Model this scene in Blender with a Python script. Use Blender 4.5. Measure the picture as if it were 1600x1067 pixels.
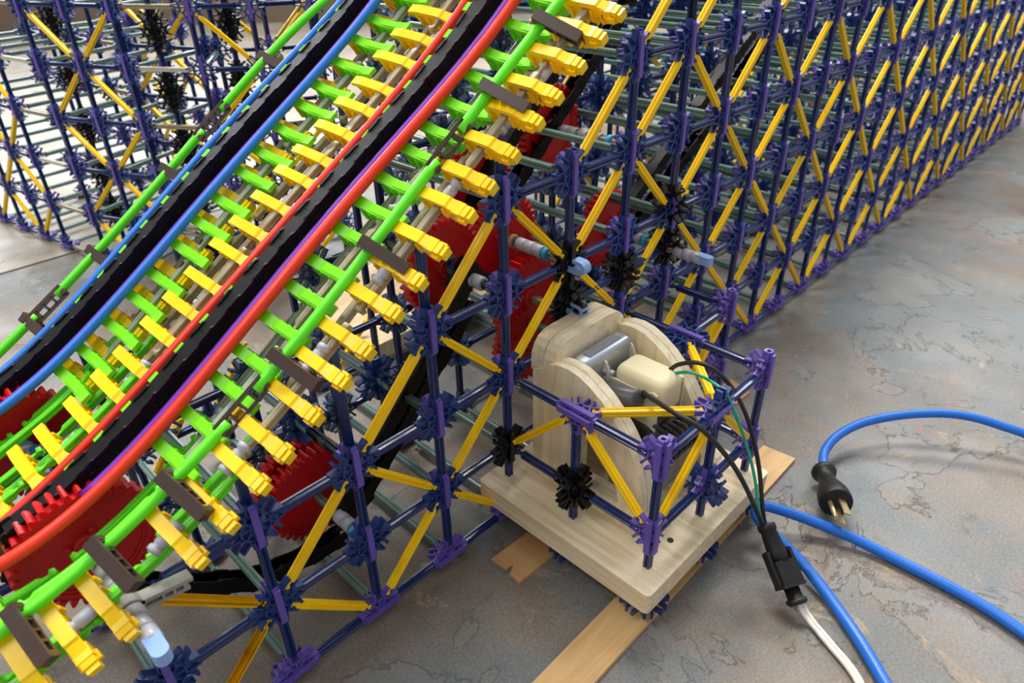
import bpy, math, random
import numpy as np
from mathutils import Matrix, Vector
random.seed(7)
for o in list(bpy.data.objects): bpy.data.objects.remove(o)
S = 0.0775            # one lattice cell of the building toy in metres
ZO = 0.10             # lattice bottom nodes stand this far (cells) above the floor
PI = math.pi
scn = bpy.context.scene
COL = scn.collection
def W(x, y, z): return Vector((x*S, y*S, (z+ZO)*S))

# ---------------------------------------------------------------- camera
RC = ((0.6976625543, -0.7162386409, -0.0164063849), (-0.3890850822, -0.3595663893, -0.8481301849), (0.6015644264, 0.5980921508, -0.5295337761))
CC = (-1.42146922, -4.49023369, 6.36053383)
FPX = 1095.198
cam_d = bpy.data.cameras.new('camera'); cam = bpy.data.objects.new('camera', cam_d); COL.objects.link(cam)
r, u_, f_ = Vector(RC[0]), -Vector(RC[1]), Vector(RC[2])
m = Matrix(((r.x, u_.x, -f_.x), (r.y, u_.y, -f_.y), (r.z, u_.z, -f_.z))).to_4x4()
m.translation = W(*CC); cam.matrix_world = m
cam_d.sensor_width = 36; cam_d.lens = FPX/1600*36; cam_d.clip_start = 0.01; cam_d.clip_end = 100
cam_d.dof.use_dof = True; cam_d.dof.focus_distance = 0.56; cam_d.dof.aperture_fstop = 10.0
scn.camera = cam
# ---------------------------------------------------------------- world, light, exposure
wd = bpy.data.worlds.new('world'); scn.world = wd; wd.use_nodes = True
wd.node_tree.nodes['Background'].inputs[0].default_value = (0.97, 0.97, 1.0, 1)
wd.node_tree.nodes['Background'].inputs[1].default_value = 0.50
def area(name, loc, target, sx, sy, power, col=(1, 1, 1)):
    d = bpy.data.lights.new(name, 'AREA'); d.shape = 'RECTANGLE'; d.size = sx; d.size_y = sy; d.energy = power; d.color = col
    o = bpy.data.objects.new(name, d); COL.objects.link(o); o.location = loc
    o.rotation_euler = (Vector(target)-Vector(loc)).to_track_quat('-Z', 'Y').to_euler(); return o
area('ceiling_lamp', (1.15, 1.0, 2.6), (0.35, 0.1, 0), 1.3, 0.6, 96, (1.0, 0.955, 0.885))
area('ceiling_lamp.001', (-1.2, 0.6, 2.6), (0.1, 0.2, 0), 1.3, 0.6, 24, (1.0, 0.955, 0.885))
area('right_floor_fill', (3.6, 0.4, 2.6), (2.2, -.2, 0), 1.5, 0.7, 60, (0.97, 0.98, 1.0))  # added fill, no known fixture: lifts the dark floor at far right
area('daylight_door', (1.55, 4.6, 1.75), (0.6, 0.9, 0), 3.0, 1.9, 170, (0.93, 0.97, 1.0))
scn.view_settings.view_transform = 'Standard'; scn.view_settings.look = 'None'
scn.view_settings.exposure = 0.12; scn.view_settings.gamma = 1; scn.view_settings.use_curve_mapping = False

# ---------------------------------------------------------------- materials
def lin(c): return tuple(((v/255)/12.92 if v/255 <= 0.04045 else ((v/255+0.055)/1.055)**2.4) for v in c)+(1,)
def newmat(name):
    M = bpy.data.materials.new(name); M.use_nodes = True
    return M, M.node_tree, M.node_tree.nodes['Principled BSDF']
def N(nt, t, **kw):
    n = nt.nodes.new(t)
    for k, v in kw.items():
        if k in n.inputs: n.inputs[k].default_value = v
        else: setattr(n, k, v)
    return n
def plastic(name, rgb, rough=0.3, spec=0.5, var=0.12, sss=0.0):
    M, nt, b = newmat(name)
    tc = N(nt, 'ShaderNodeTexCoord'); no = N(nt, 'ShaderNodeTexNoise', Scale=55.0, Detail=3.0)
    nt.links.new(tc.outputs['Object'], no.inputs['Vector'])
    oi = N(nt, 'ShaderNodeObjectInfo')
    mx = N(nt, 'ShaderNodeMath', operation='ADD'); nt.links.new(no.outputs['Fac'], mx.inputs[0]); nt.links.new(oi.outputs['Random'], mx.inputs[1])
    mr = N(nt, 'ShaderNodeMapRange'); mr.inputs[1].default_value = 0.3; mr.inputs[2].default_value = 1.7
    mr.inputs[3].default_value = 1-var; mr.inputs[4].default_value = 1+var
    nt.links.new(mx.outputs[0], mr.inputs[0])
    hs = N(nt, 'ShaderNodeHueSaturation'); hs.inputs['Color'].default_value = lin(rgb)
    nt.links.new(mr.outputs[0], hs.inputs['Value']); nt.links.new(hs.outputs[0], b.inputs['Base Color'])
    rr = N(nt, 'ShaderNodeMapRange'); rr.inputs[3].default_value = rough-0.06; rr.inputs[4].default_value = rough+0.12
    nt.links.new(no.outputs['Fac'], rr.inputs[0]); nt.links.new(rr.outputs[0], b.inputs['Roughness'])
    b.inputs['Specular IOR Level'].default_value = spec
    if sss: b.inputs['Subsurface Weight'].default_value = sss; b.inputs['Subsurface Radius'].default_value = (0.004, 0.003, 0.002)
    return M
def wood(name, light, dark, axis='Y', scale=18, ply=None, rough=0.55):
    """grain runs along `axis` (world coordinates in metres); ply = axis across which edge plies are stacked"""
    M, nt, b = newmat(name)
    g = N(nt, 'ShaderNodeNewGeometry'); mp = N(nt, 'ShaderNodeMapping')
    nt.links.new(g.outputs['Position'], mp.inputs['Vector'])
    sc = {'X': (0.6, 9, 9), 'Y': (9, 0.6, 9), 'Z': (9, 9, 0.6)}[axis]; mp.inputs['Scale'].default_value = sc
    no = N(nt, 'ShaderNodeTexNoise', Scale=float(scale), Detail=6.0, Distortion=0.6); nt.links.new(mp.outputs[0], no.inputs['Vector'])
    no2 = N(nt, 'ShaderNodeTexNoise', Scale=9.0, Detail=3.0); nt.links.new(g.outputs['Position'], no2.inputs['Vector'])
    ad = N(nt, 'ShaderNodeMath', operation='MULTIPLY_ADD'); nt.links.new(no2.outputs['Fac'], ad.inputs[0]); ad.inputs[1].default_value = 0.5
    nt.links.new(no.outputs['Fac'], ad.inputs[2])
    cr = N(nt, 'ShaderNodeValToRGB'); cr.color_ramp.elements[0].position = 0.66; cr.color_ramp.elements[1].position = 1.0
    cr.color_ramp.elements[0].color = lin(light); cr.color_ramp.elements[1].color = lin(dark)
    nt.links.new(ad.outputs[0], cr.inputs[0]); out = cr.outputs[0]
    if ply:
        wv = N(nt, 'ShaderNodeTexWave'); wv.bands_direction = ply; wv.inputs['Scale'].default_value = 150; wv.inputs['Distortion'].default_value = 0.6
        nt.links.new(g.outputs['Position'], wv.inputs['Vector'])
        mx = N(nt, 'ShaderNodeMix', data_type='RGBA', blend_type='MULTIPLY'); mx.inputs[0].default_value = 0.16
        nt.links.new(out, mx.inputs[6]); nt.links.new(wv.outputs['Color'], mx.inputs[7]); out = mx.outputs[2]
    nt.links.new(out, b.inputs['Base Color']); b.inputs['Roughness'].default_value = rough
    bp = N(nt, 'ShaderNodeBump', Strength=0.12, Distance=0.001); nt.links.new(no.outputs['Fac'], bp.inputs['Height']); nt.links.new(bp.outputs[0], b.inputs['Normal'])
    return M
MT = dict(
 navy=plastic('navy_plastic', (18, 40, 98), 0.2, 0.6), nblue=plastic('blue_connector_plastic', (30, 58, 124), 0.3),
 purple=plastic('purple_plastic', (100, 82, 172), 0.32), yellow=plastic('yellow_plastic', (255, 209, 0), 0.3, 0.4),
 grey=plastic('grey_green_plastic', (108, 138, 132), 0.2, 0.8), slate=plastic('slate_blue_plastic', (58, 82, 118), 0.35),
 black=plastic('black_plastic', (12, 12, 14), 0.35, 0.4), lime=plastic('lime_plastic', (122, 226, 14), 0.38, 0.4),
 limerod=plastic('lime_rod_plastic', (96, 222, 22), 0.3, 0.5), green=plastic('bright_green_tube', (100, 246, 22), 0.32, 0.5, 0.04),
 red=plastic('red_tube', (250, 52, 28), 0.32, 0.5, 0.04), blue=plastic('blue_tube', (42, 124, 228), 0.32, 0.5, 0.04),
 violet=plastic('violet_tube', (112, 34, 168), 0.35, 0.5, 0.06), gear=plastic('gear_red', (196, 18, 22), 0.36, 0.4, 0.06),
 tan=plastic('taupe_plastic', (158, 146, 118), 0.28, 0.6), sage=plastic('sage_plastic', (150, 162, 140), 0.28, 0.6), brown=plastic('brown_plastic', (70, 52, 46), 0.35),
 spacer=plastic('pale_grey_plastic', (170, 172, 184), 0.3, 0.5), cyan=plastic('cyan_plastic', (52, 168, 214), 0.35), clip=plastic('light_blue_plastic', (138, 172, 226), 0.3),
 greyclip=plastic('warm_grey_plastic', (148, 146, 142), 0.4), whitep=plastic('off_white_plastic', (205, 200, 186), 0.4), tanhub=plastic('tan_plastic', (196, 148, 106), 0.4),
 chain=plastic('chain_black', (9, 8, 8), 0.42, 0.22), cord=plastic('blue_cord', (26, 108, 208), 0.36, 0.5, 0.1),
 rubber=plastic('black_rubber', (28, 28, 28), 0.45, 0.4), wire=plastic('wire_black', (34, 32, 30), 0.45), gwire=plastic('wire_green', (20, 168, 128), 0.35),
 wcord=plastic('white_cord', (216, 212, 204), 0.4), cream=plastic('cream_plastic', (240, 228, 190), 0.4, 0.4, 0.05), milky=plastic('milky_plastic', (214, 216, 194), 0.35),
 cap=plastic('dark_grey_can', (84, 84, 84), 0.35), tape=plastic('black_tape', (34, 32, 30), 0.22, 0.6))
def metal(name, rgb, rough):
    M, nt, b = newmat(name); tc = N(nt, 'ShaderNodeTexCoord'); no = N(nt, 'ShaderNodeTexNoise', Scale=40.0, Detail=4.0)
    nt.links.new(tc.outputs['Object'], no.inputs['Vector'])
    mr = N(nt, 'ShaderNodeMapRange'); mr.inputs[3].default_value = rough-0.08; mr.inputs[4].default_value = rough+0.15
    nt.links.new(no.outputs['Fac'], mr.inputs[0]); nt.links.new(mr.outputs[0], b.inputs['Roughness'])
    b.inputs['Base Color'].default_value = lin(rgb); b.inputs['Metallic'].default_value = 0.85; return M
MT['steel'] = metal('zinc_metal', (182, 188, 198), 0.38); MT['brass'] = metal('brass', (205, 186, 140), 0.32); MT['label'] = plastic('grey_label', (120, 128, 140), 0.5)
MT['ply'] = wood('birch_plywood', (255, 240, 208), (226, 200, 156), 'Y')
MT['plyX'] = wood('birch_plywood_face', (255, 238, 204), (228, 202, 158), 'Z', 14)
MT['edgeZ'] = wood('plywood_edge', (246, 228, 194), (220, 194, 150), 'Y', 18, 'Z')
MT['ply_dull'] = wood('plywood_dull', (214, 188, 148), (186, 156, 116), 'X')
MT['edgeX'] = wood('plywood_edge_upright', (255, 244, 214), (232, 208, 166), 'Y', 18, 'X')
MT['edgeY'] = wood('plywood_edge_across', (255, 244, 214), (232, 208, 166), 'X', 18, 'Y')
MT['plank'] = wood('pine_strip', (232, 192, 134), (206, 160, 104), 'X', 10)
MT['card'] = wood('brown_board', (206, 162, 112), (176, 128, 84), 'Y', 8)

def floor_mat(name, warm):
    M, nt, b = newmat(name); L = nt.links.new
    g = N(nt, 'ShaderNodeNewGeometry')
    def noise(s, d, dist=0.0, rough=0.55):
        n = N(nt, 'ShaderNodeTexNoise', Scale=float(s), Detail=float(d), Distortion=dist, Roughness=rough); L(g.outputs['Position'], n.inputs['Vector']); return n.outputs['Fac']
    def ramp(src, stops):
        cr = N(nt, 'ShaderNodeValToRGB'); e = cr.color_ramp.elements
        while len(e) < len(stops): e.new(0.5)
        for k, (p, c) in enumerate(stops): e[k].position = p; e[k].color = lin(c) if len(c) == 3 else c
        L(src, cr.inputs[0]); return cr.outputs[0]
    def mix(f, a, c, bt='MIX'):
        mx = N(nt, 'ShaderNodeMix', data_type='RGBA', blend_type=bt)
        if isinstance(f, float): mx.inputs[0].default_value = f
        else: L(f, mx.inputs[0])
        for s, v in ((6, a), (7, c)):
            if isinstance(v, tuple): mx.inputs[s].default_value = v
            else: L(v, mx.inputs[s])
        return mx.outputs[2]
    W1, W0 = (1, 1, 1, 1), (0, 0, 0, 1)
    if warm: base = ramp(noise(2.2, 6), [(0.3, (150, 140, 124)), (0.5, (172, 163, 148)), (0.72, (190, 182, 166))])
    else: base = ramp(noise(3.2, 7, 0.4), [(0.30, (92, 78, 64)), (0.42, (124, 112, 99)), (0.52, (138, 130, 122)), (0.60, (122, 128, 130)), (0.74, (152, 148, 142))])
    bl = ramp(noise(7.5, 8, 0.8, 0.65), [(0.48, W0), (0.60, W1)])
    col = mix(bl, base, mix(0.55, base, lin((110, 124, 130)) if not warm else lin((186, 182, 174))))
    tn = ramp(noise(13, 9, 1.5, 0.7), [(0.60, W0), (0.67, W1)])
    col = mix(tn, col, mix(0.65, col, lin((182, 160, 128) if not warm else (205, 192, 168))))
    dk = ramp(noise(24, 8, 0.6, 0.7), [(0.30, W1), (0.42, W0)])
    col = mix(dk, col, mix(0.6, col, lin((70, 60, 50))))
    sp = ramp(noise(170, 5, 0.0, 0.7), [(0.66, W0), (0.72, W1)])
    col = mix(sp, col, mix(0.6, col, lin((205, 200, 188))))
    pk = ramp(noise(31, 2, 0.0, 0.4), [(0.765, W0), (0.79, W1)])
    col = mix(pk, col, mix(0.6, col, lin((196, 96, 88))))
    gr = ramp(noise(420, 3), [(0.3, (0.72, 0.72, 0.72, 1)), (0.7, (1.12, 1.12, 1.12, 1))])
    col = mix(1.0, col, gr, 'MULTIPLY')
    # flakes: plates of the old coating with chipped rims
    fl = N(nt, 'ShaderNodeTexNoise', Scale=6.5, Detail=12.0, Distortion=0.5, Roughness=0.58); L(g.outputs['Position'], fl.inputs['Vector'])
    fr = ramp(fl.outputs['Fac'], [(0.555, W0), (0.562, W1)])
    rim = ramp(fl.outputs['Fac'], [(0.546, W0), (0.556, W1), (0.567, W0)])
    if not warm:
        col = mix(fr, col, mix(0.13, col, lin((168, 160, 150))))
        edge = ramp(fl.outputs['Fac'], [(0.548, W0), (0.5545, W1), (0.561, W0)])
        big = ramp(noise(5, 2), [(0.5, W0), (0.6, W1)])
        mm = N(nt, 'ShaderNodeMath', operation='MULTIPLY'); L(edge, mm.inputs[0]); L(big, mm.inputs[1])
        col = mix(mm.outputs[0], col, mix(0.3, col, lin((70, 60, 52))))
    L(col, b.inputs['Base Color'])
    rg = ramp(noise(11, 6), [(0.35, (0.42, 0.42, 0.42, 1)), (0.65, (0.62, 0.62, 0.62, 1))]); L(rg, b.inputs['Roughness'])
    b1 = N(nt, 'ShaderNodeBump', Strength=0.6 if not warm else 0.15, Distance=0.0016); L(fr, b1.inputs['Height'])
    b2 = N(nt, 'ShaderNodeBump', Strength=0.35, Distance=0.0015); L(noise(60, 9, 0, 0.65), b2.inputs['Height']); L(b1.outputs[0], b2.inputs['Normal']); L(b2.outputs[0], b.inputs['Normal'])
    return M
MT['floor'] = floor_mat('worn_concrete', False); MT['floor_lit'] = floor_mat('lit_concrete', True)  # back slab: its brighter light is put into a paler concrete colour
MT['wall'] = plastic('dull_brown_wall', (120, 106, 92), 0.7, 0.2)

# ---------------------------------------------------------------- mesh helpers (everything in cells, scaled on build)
class MB:
    def __init__(s): s.v = []; s.f = []; s.mi = []; s.sm = []
    def add(s, V, F, mi=0, sm=False):
        n = len(s.v); s.v += [tuple(a) for a in V]; s.f += [tuple(i+n for i in f) for f in F]; s.mi += [mi]*len(F); s.sm += [sm]*len(F)
    def box(s, c, d, M=None, mi=0):
        V = [Vector((c[0]+a*d[0]/2, c[1]+b*d[1]/2, c[2]+e*d[2]/2)) for a in (-1, 1) for b in (-1, 1) for e in (-1, 1)]
        if M: V = [M @ v for v in V]
        s.add(V, [(0, 1, 3, 2), (4, 6, 7, 5), (0, 4, 5, 1), (2, 3, 7, 6), (0, 2, 6, 4), (1, 5, 7, 3)], mi)
    def prism(s, poly, a, b, M=None, mi=0, side_mi=None, sm=False):
        """poly in XY extruded in Z from a to b"""
        n = len(poly); V = [Vector((x, y, a)) for x, y in poly]+[Vector((x, y, b)) for x, y in poly]
        if M: V = [M @ v for v in V]
        s.add(V, [tuple(range(n-1, -1, -1)), tuple(range(n, 2*n))], mi)
        k = len(s.v)-2*n
        for i in range(n):
            j = (i+1) % n; s.f.append((k+i, k+j, k+n+j, k+n+i)); s.mi.append(mi if side_mi is None else side_mi); s.sm.append(sm)
    def ring(s, r0, r1, a, b, n=40, M=None, mi=0):
        V = []; F = []
        for i in range(n):
            t = 2*PI*i/n; c, q = math.cos(t), math.sin(t)
            V += [(r0*c, r0*q, a), (r1*c, r1*q, a), (r1*c, r1*q, b), (r0*c, r0*q, b)]
        for i in range(n):
            j = (i+1) % n
            for k in range(4): l = (k+1) % 4; F.append((4*i+k, 4*j+k, 4*j+l, 4*i+l))
        V = [Vector(v) for v in V]
        if M: V = [M @ v for v in V]
        s.add(V, F, mi, False)
    def cyl(s, r, a, b, n=20, M=None, mi=0, r2=None):
        r2 = r if r2 is None else r2
        V = [Vector((r*math.cos(2*PI*i/n), r*math.sin(2*PI*i/n), a)) for i in range(n)]+[Vector((r2*math.cos(2*PI*i/n), r2*math.sin(2*PI*i/n), b)) for i in range(n)]
        if M: V = [M @ v for v in V]
        s.add(V, [tuple(range(n-1, -1, -1)), tuple(range(n, 2*n))], mi); k = len(s.v)-2*n
        for i in range(n): j = (i+1) % n; s.f.append((k+i, k+j, k+n+j, k+n+i)); s.mi.append(mi); s.sm.append(True)
    def lathe(s, prof, n=20, M=None, mi=0):
        k = len(s.v); V = []
        for r, z in prof: V += [Vector((r*math.cos(2*PI*i/n), r*math.sin(2*PI*i/n), z)) for i in range(n)]
        if M: V = [M @ v for v in V]
        F = [(a*n+i, a*n+(i+1) % n, (a+1)*n+(i+1) % n, (a+1)*n+i) for a in range(len(prof)-1) for i in range(n)]
        s.add(V, F, mi, True)
        s.f += [tuple(k+i for i in range(n-1, -1, -1)), tuple(k+(len(prof)-1)*n+i for i in range(n))]; s.mi += [mi]*2; s.sm += [False]*2
    def sweep(s, pts, sec, ref=(0, 0, 1), mi=0, sm=True, scales=None):
        """sweep a section (list of 2-D points) along pts; section y follows `ref`"""
        P = [Vector(p) for p in pts]; n = len(sec); R = Vector(ref); V = []
        for i, p in enumerate(P):
            t = (P[min(i+1, len(P)-1)]-P[max(i-1, 0)]).normalized(); x = t.cross(R)
            if x.length < 1e-4: x = t.cross(Vector((0.3, 1, 0.1)))
            x.normalize(); y = x.cross(t); k = scales[i] if scales else 1
            V += [p+x*(a*k)+y*(b*k) for a, b in sec]
        F = [(a*n+i, a*n+(i+1) % n, (a+1)*n+(i+1) % n, (a+1)*n+i) for a in range(len(P)-1) for i in range(n)]
        k0 = len(s.v); s.add(V, F, mi, sm)
        s.f += [tuple(k0+i for i in range(n-1, -1, -1)), tuple(k0+(len(P)-1)*n+i for i in range(n))]; s.mi += [mi]*2; s.sm += [False]*2
    def mesh(s, name, mats):
        me = bpy.data.meshes.new(name); me.from_pydata([(a*S, b*S, c*S) for a, b, c in s.v], [], s.f)
        for m_ in (mats if isinstance(mats, (list, tuple)) else [mats]): me.materials.append(MT[m_])
        me.polygons.foreach_set('material_index', s.mi); me.polygons.foreach_set('use_smooth', s.sm); me.update(); return me
def circ(r, n=12): return [(r*math.cos(2*PI*i/n), r*math.sin(2*PI*i/n)) for i in range(n)]
def catmull(P, n=6):
    P = [Vector(p) for p in P]; out = []
    for i in range(len(P)-1):
        p0, p1, p2, p3 = P[max(i-1, 0)], P[i], P[i+1], P[min(i+2, len(P)-1)]
        for k in range(n):
            t = k/n; out.append(0.5*((2*p1)+(p2-p0)*t+(2*p0-5*p1+4*p2-p3)*t*t+(3*p1-p0-3*p2+p3)*t**3))
    return out+[P[-1]]
# objects
def tag(o, label=None, cat=None, group=None, kind=None):
    if label: o['label'] = label
    if cat: o['category'] = cat
    if group: o['group'] = group
    if kind: o['kind'] = kind
    return o
def thing(name, at, label, cat, group=None):
    o = bpy.data.objects.new(name, None); COL.objects.link(o); o.location = W(*at); o.empty_display_size = 0.02
    return tag(o, label, cat, group)
WM = {}
def put(name, me, parent=None, M=None, label=None, kind=None):
    """M in cells (world); children are placed relative to their parent's own placement"""
    o = bpy.data.objects.new(name, me); COL.objects.link(o)
    M = Matrix.Identity(4) if M is None else M.copy()
    M.translation = W(*M.translation); WM[o.name] = M
    if parent is not None:
        o.parent = parent; M = (WM[parent.name] if parent.name in WM else Matrix.Translation(parent.location)).inverted() @ M
    o.matrix_local = M
    if label: o['label'] = label
    if kind: o['kind'] = kind
    return o
def wloc(o):
    v = o.location.copy()
    while o.parent: o = o.parent; v += o.location
    return v
def basis(x, y, z, p):
    m_ = Matrix(((x[0], y[0], z[0]), (x[1], y[1], z[1]), (x[2], y[2], z[2]))).to_4x4(); m_.translation = Vector(p); return m_
AX = {'X': Vector((1, 0, 0)), 'Y': Vector((0, 1, 0)), 'Z': Vector((0, 0, 1))}
def px(P):
    d = Vector(P)-Vector(CC); x, y, z = Vector(RC[0]).dot(d), Vector(RC[1]).dot(d), Vector(RC[2]).dot(d)
    return (800+FPX*x/z, 533.5+FPX*y/z) if z > 0.2 else (-9999, -9999)

# ---------------------------------------------------------------- building-toy pieces
RS = [(.036, .036), (.013, .041), (0, .024), (-.013, .041), (-.036, .036), (-.041, .013), (-.024, 0), (-.041, -.013), (-.036, -.036), (-.013, -.041), (0, -.024), (.013, -.041), (.036, -.036), (.041, -.013), (.024, 0), (.041, .013)]
def rod_mb(L):
    b = MB(); h = L/2
    zs = [(-h, .62), (-h+.025, .72), (-h+.035, .42), (-h+.065, .42), (-h+.09, 1), (h-.09, 1), (h-.065, .42), (h-.035, .42), (h-.025, .72), (h, .62)]
    V = [(x*k, y*k, z) for z, k in zs for x, y in RS]; n = 16
    F = [(a*n+i, a*n+(i+1) % n, (a+1)*n+(i+1) % n, (a+1)*n+i) for a in range(len(zs)-1) for i in range(n)]
    F += [tuple(range(n-1, -1, -1)), tuple(range((len(zs)-1)*n, len(zs)*n))]
    b.add(V, F); return b
def rod_cheap(L):
    b = MB(); b.cyl(.04, -L/2, L/2, 6); return b
def star_mb(half=False, cheap=False):
    b = MB(); t = .062 if half else .076
    angs = [0, 45, 90, 135, 180] if half else [45*k for k in range(8)]
    if not half: b.cyl(.05, -t/2, t/2, 10)
    for a in angs:
        M = Matrix.Rotation(math.radians(a), 4, 'Z')
        if cheap: b.box((.14, 0, 0), (.15, .06, t), M); continue
        b.box((.075, 0, 0), (.07, .020, t*.8), M)
        b.box((.112, 0, 0), (.018, .070 if half else .086, t), M)
        for q in (-1, 1):
            M2 = M @ Matrix.Translation((.165, q*.040, 0)) @ Matrix.Rotation(q*-.10, 4, 'Z')
            b.box((0, 0, 0), (.110, .017, t), M2)
            b.box((.046, -q*.010, 0), (.020, .012, t), M2)
    k = 1.10 if half else 1.20; b.v = [(x*k, y*k, z) for x, y, z in b.v]
    if half:
        b.box((0, -.062, 0), (.42, .030, t)); b.box((0, -.035, 0), (.12, .05, t*.8))
    return b
PM = {}
def piece(kind, mat, L=0):
    k = (kind, mat, round(L, 3))
    if k not in PM:
        b = {'rod': lambda: rod_mb(L), 'crod': lambda: rod_cheap(L), 'full': star_mb, 'half': lambda: star_mb(True), 'cfull': lambda: star_mb(False, True), 'chalf': lambda: star_mb(True, True)}[kind]()
        PM[k] = (b, b.mesh(kind+'_'+mat, mat))
    return PM[k]
class Lattice:
    """collects rods and connectors, then makes the 300 largest of each kind single parts and joins the rest"""
    def __init__(s): s.it = {}
    def rod(s, name, mat, a, b, ref=(0, 1, 0), trim=.15, lab=None):
        a, b = Vector(a), Vector(b); d = (b-a); L = d.length-2*trim; z = d.normalized(); x = Vector(ref).cross(z)
        if x.length < 1e-3: x = Vector((1, 0, 0)).cross(z)
        x.normalize(); y = z.cross(x); M = basis(x, y, z, (a+b)/2)
        pa, pb = px(a), px(b); size = math.hypot(pa[0]-pb[0], pa[1]-pb[1])
        s.it.setdefault(name, []).append((size, s.vis((a+b)/2), 'rod', mat, L, M, lab))
    def con(s, name, kind, mat, p, nrm, arm=(0, 0, 1), lab=None):
        z = Vector(nrm).normalized(); y = Vector(arm).normalized(); x = y.cross(z); M = basis(x, y, z, p)
        d = (Vector(p)-Vector(CC)).length
        s.it.setdefault(name, []).append((.44*FPX/d, s.vis(Vector(p)), kind, mat, 0, M, lab))
    def vis(s, p):
        u, v = px(p); return -40 < u < 1640 and -40 < v < 1107
    def build(s, root, depth):
        for name, L in s.it.items():
            L.sort(key=lambda t: (-t[1], -t[0]-depth(t[5].translation)))
            solo = [t for t in L[:299] if t[1] and t[0] >= 9]
            ids = set(id(t) for t in solo); rest = [t for t in L if id(t) not in ids]
            for t in solo: put(name, piece(t[2], t[3], t[4])[1], root, t[5], t[6])
            if rest:
                rest = [t for t in rest if t[1] or -400 < px(t[5].translation)[0] < 2400]
                vs, fs, mats, mi = [], [], [], []; n = 0
                for t in rest:
                    near = (Vector(t[5].translation)-Vector(CC)).length < 14
                    b = piece((t[2] if near else 'c'+t[2]), t[3], t[4])[0]
                    A = np.array(t[5]); V = np.array(b.v) @ A[:3, :3].T + A[:3, 3]; vs.append(V)
                    if t[3] not in mats: mats.append(t[3])
                    fs += [tuple(i+n for i in f) for f in b.f]; mi += [mats.index(t[3])]*len(b.f); n += len(V)
                if not vs: continue
                V = np.concatenate(vs)*S; V[:, 2] += ZO*S; V -= np.array(wloc(root))
                me = bpy.data.meshes.new(name); me.from_pydata(V.tolist(), [], fs)
                for q in mats: me.materials.append(MT[q])
                me.polygons.foreach_set('material_index', mi)
                o = bpy.data.objects.new(name, me); COL.objects.link(o); o.parent = root; o['kind'] = 'stuff'

# ---------------------------------------------------------------- the setting
def slab(name, poly, mat):
    b = MB(); b.prism(poly, -.5, 0); me = b.mesh(name, mat); o = bpy.data.objects.new(name, me); COL.objects.link(o); tag(o, kind='structure'); return o
slab('floor', [(-30, 12.30), (-30, -30), (90, -30), (90, 13.4)], 'floor').location.z = 0
slab('floor', [(-30, 12.40), (90, 13.5), (90, 120), (-30, 120)], 'floor_lit')
b = MB(); b.box((0, 0, 0), (130, .4, .3)); o = bpy.data.objects.new('trim_1', b.mesh('trim_1', 'rubber')); COL.objects.link(o); tag(o, kind='structure')
o.location = (30*S, 12.85*S, -.33*S); o.rotation_euler.z = math.atan2(1.1, 120)
b = MB(); b.box((0, 0, 6), (130, 1.5, 12)); o = bpy.data.objects.new('wall_back', b.mesh('wall_back', 'wall')); COL.objects.link(o); tag(o, kind='structure')
o.location = (20*S, 46.5*S, 0); o.rotation_euler.z = math.radians(-38)

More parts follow.
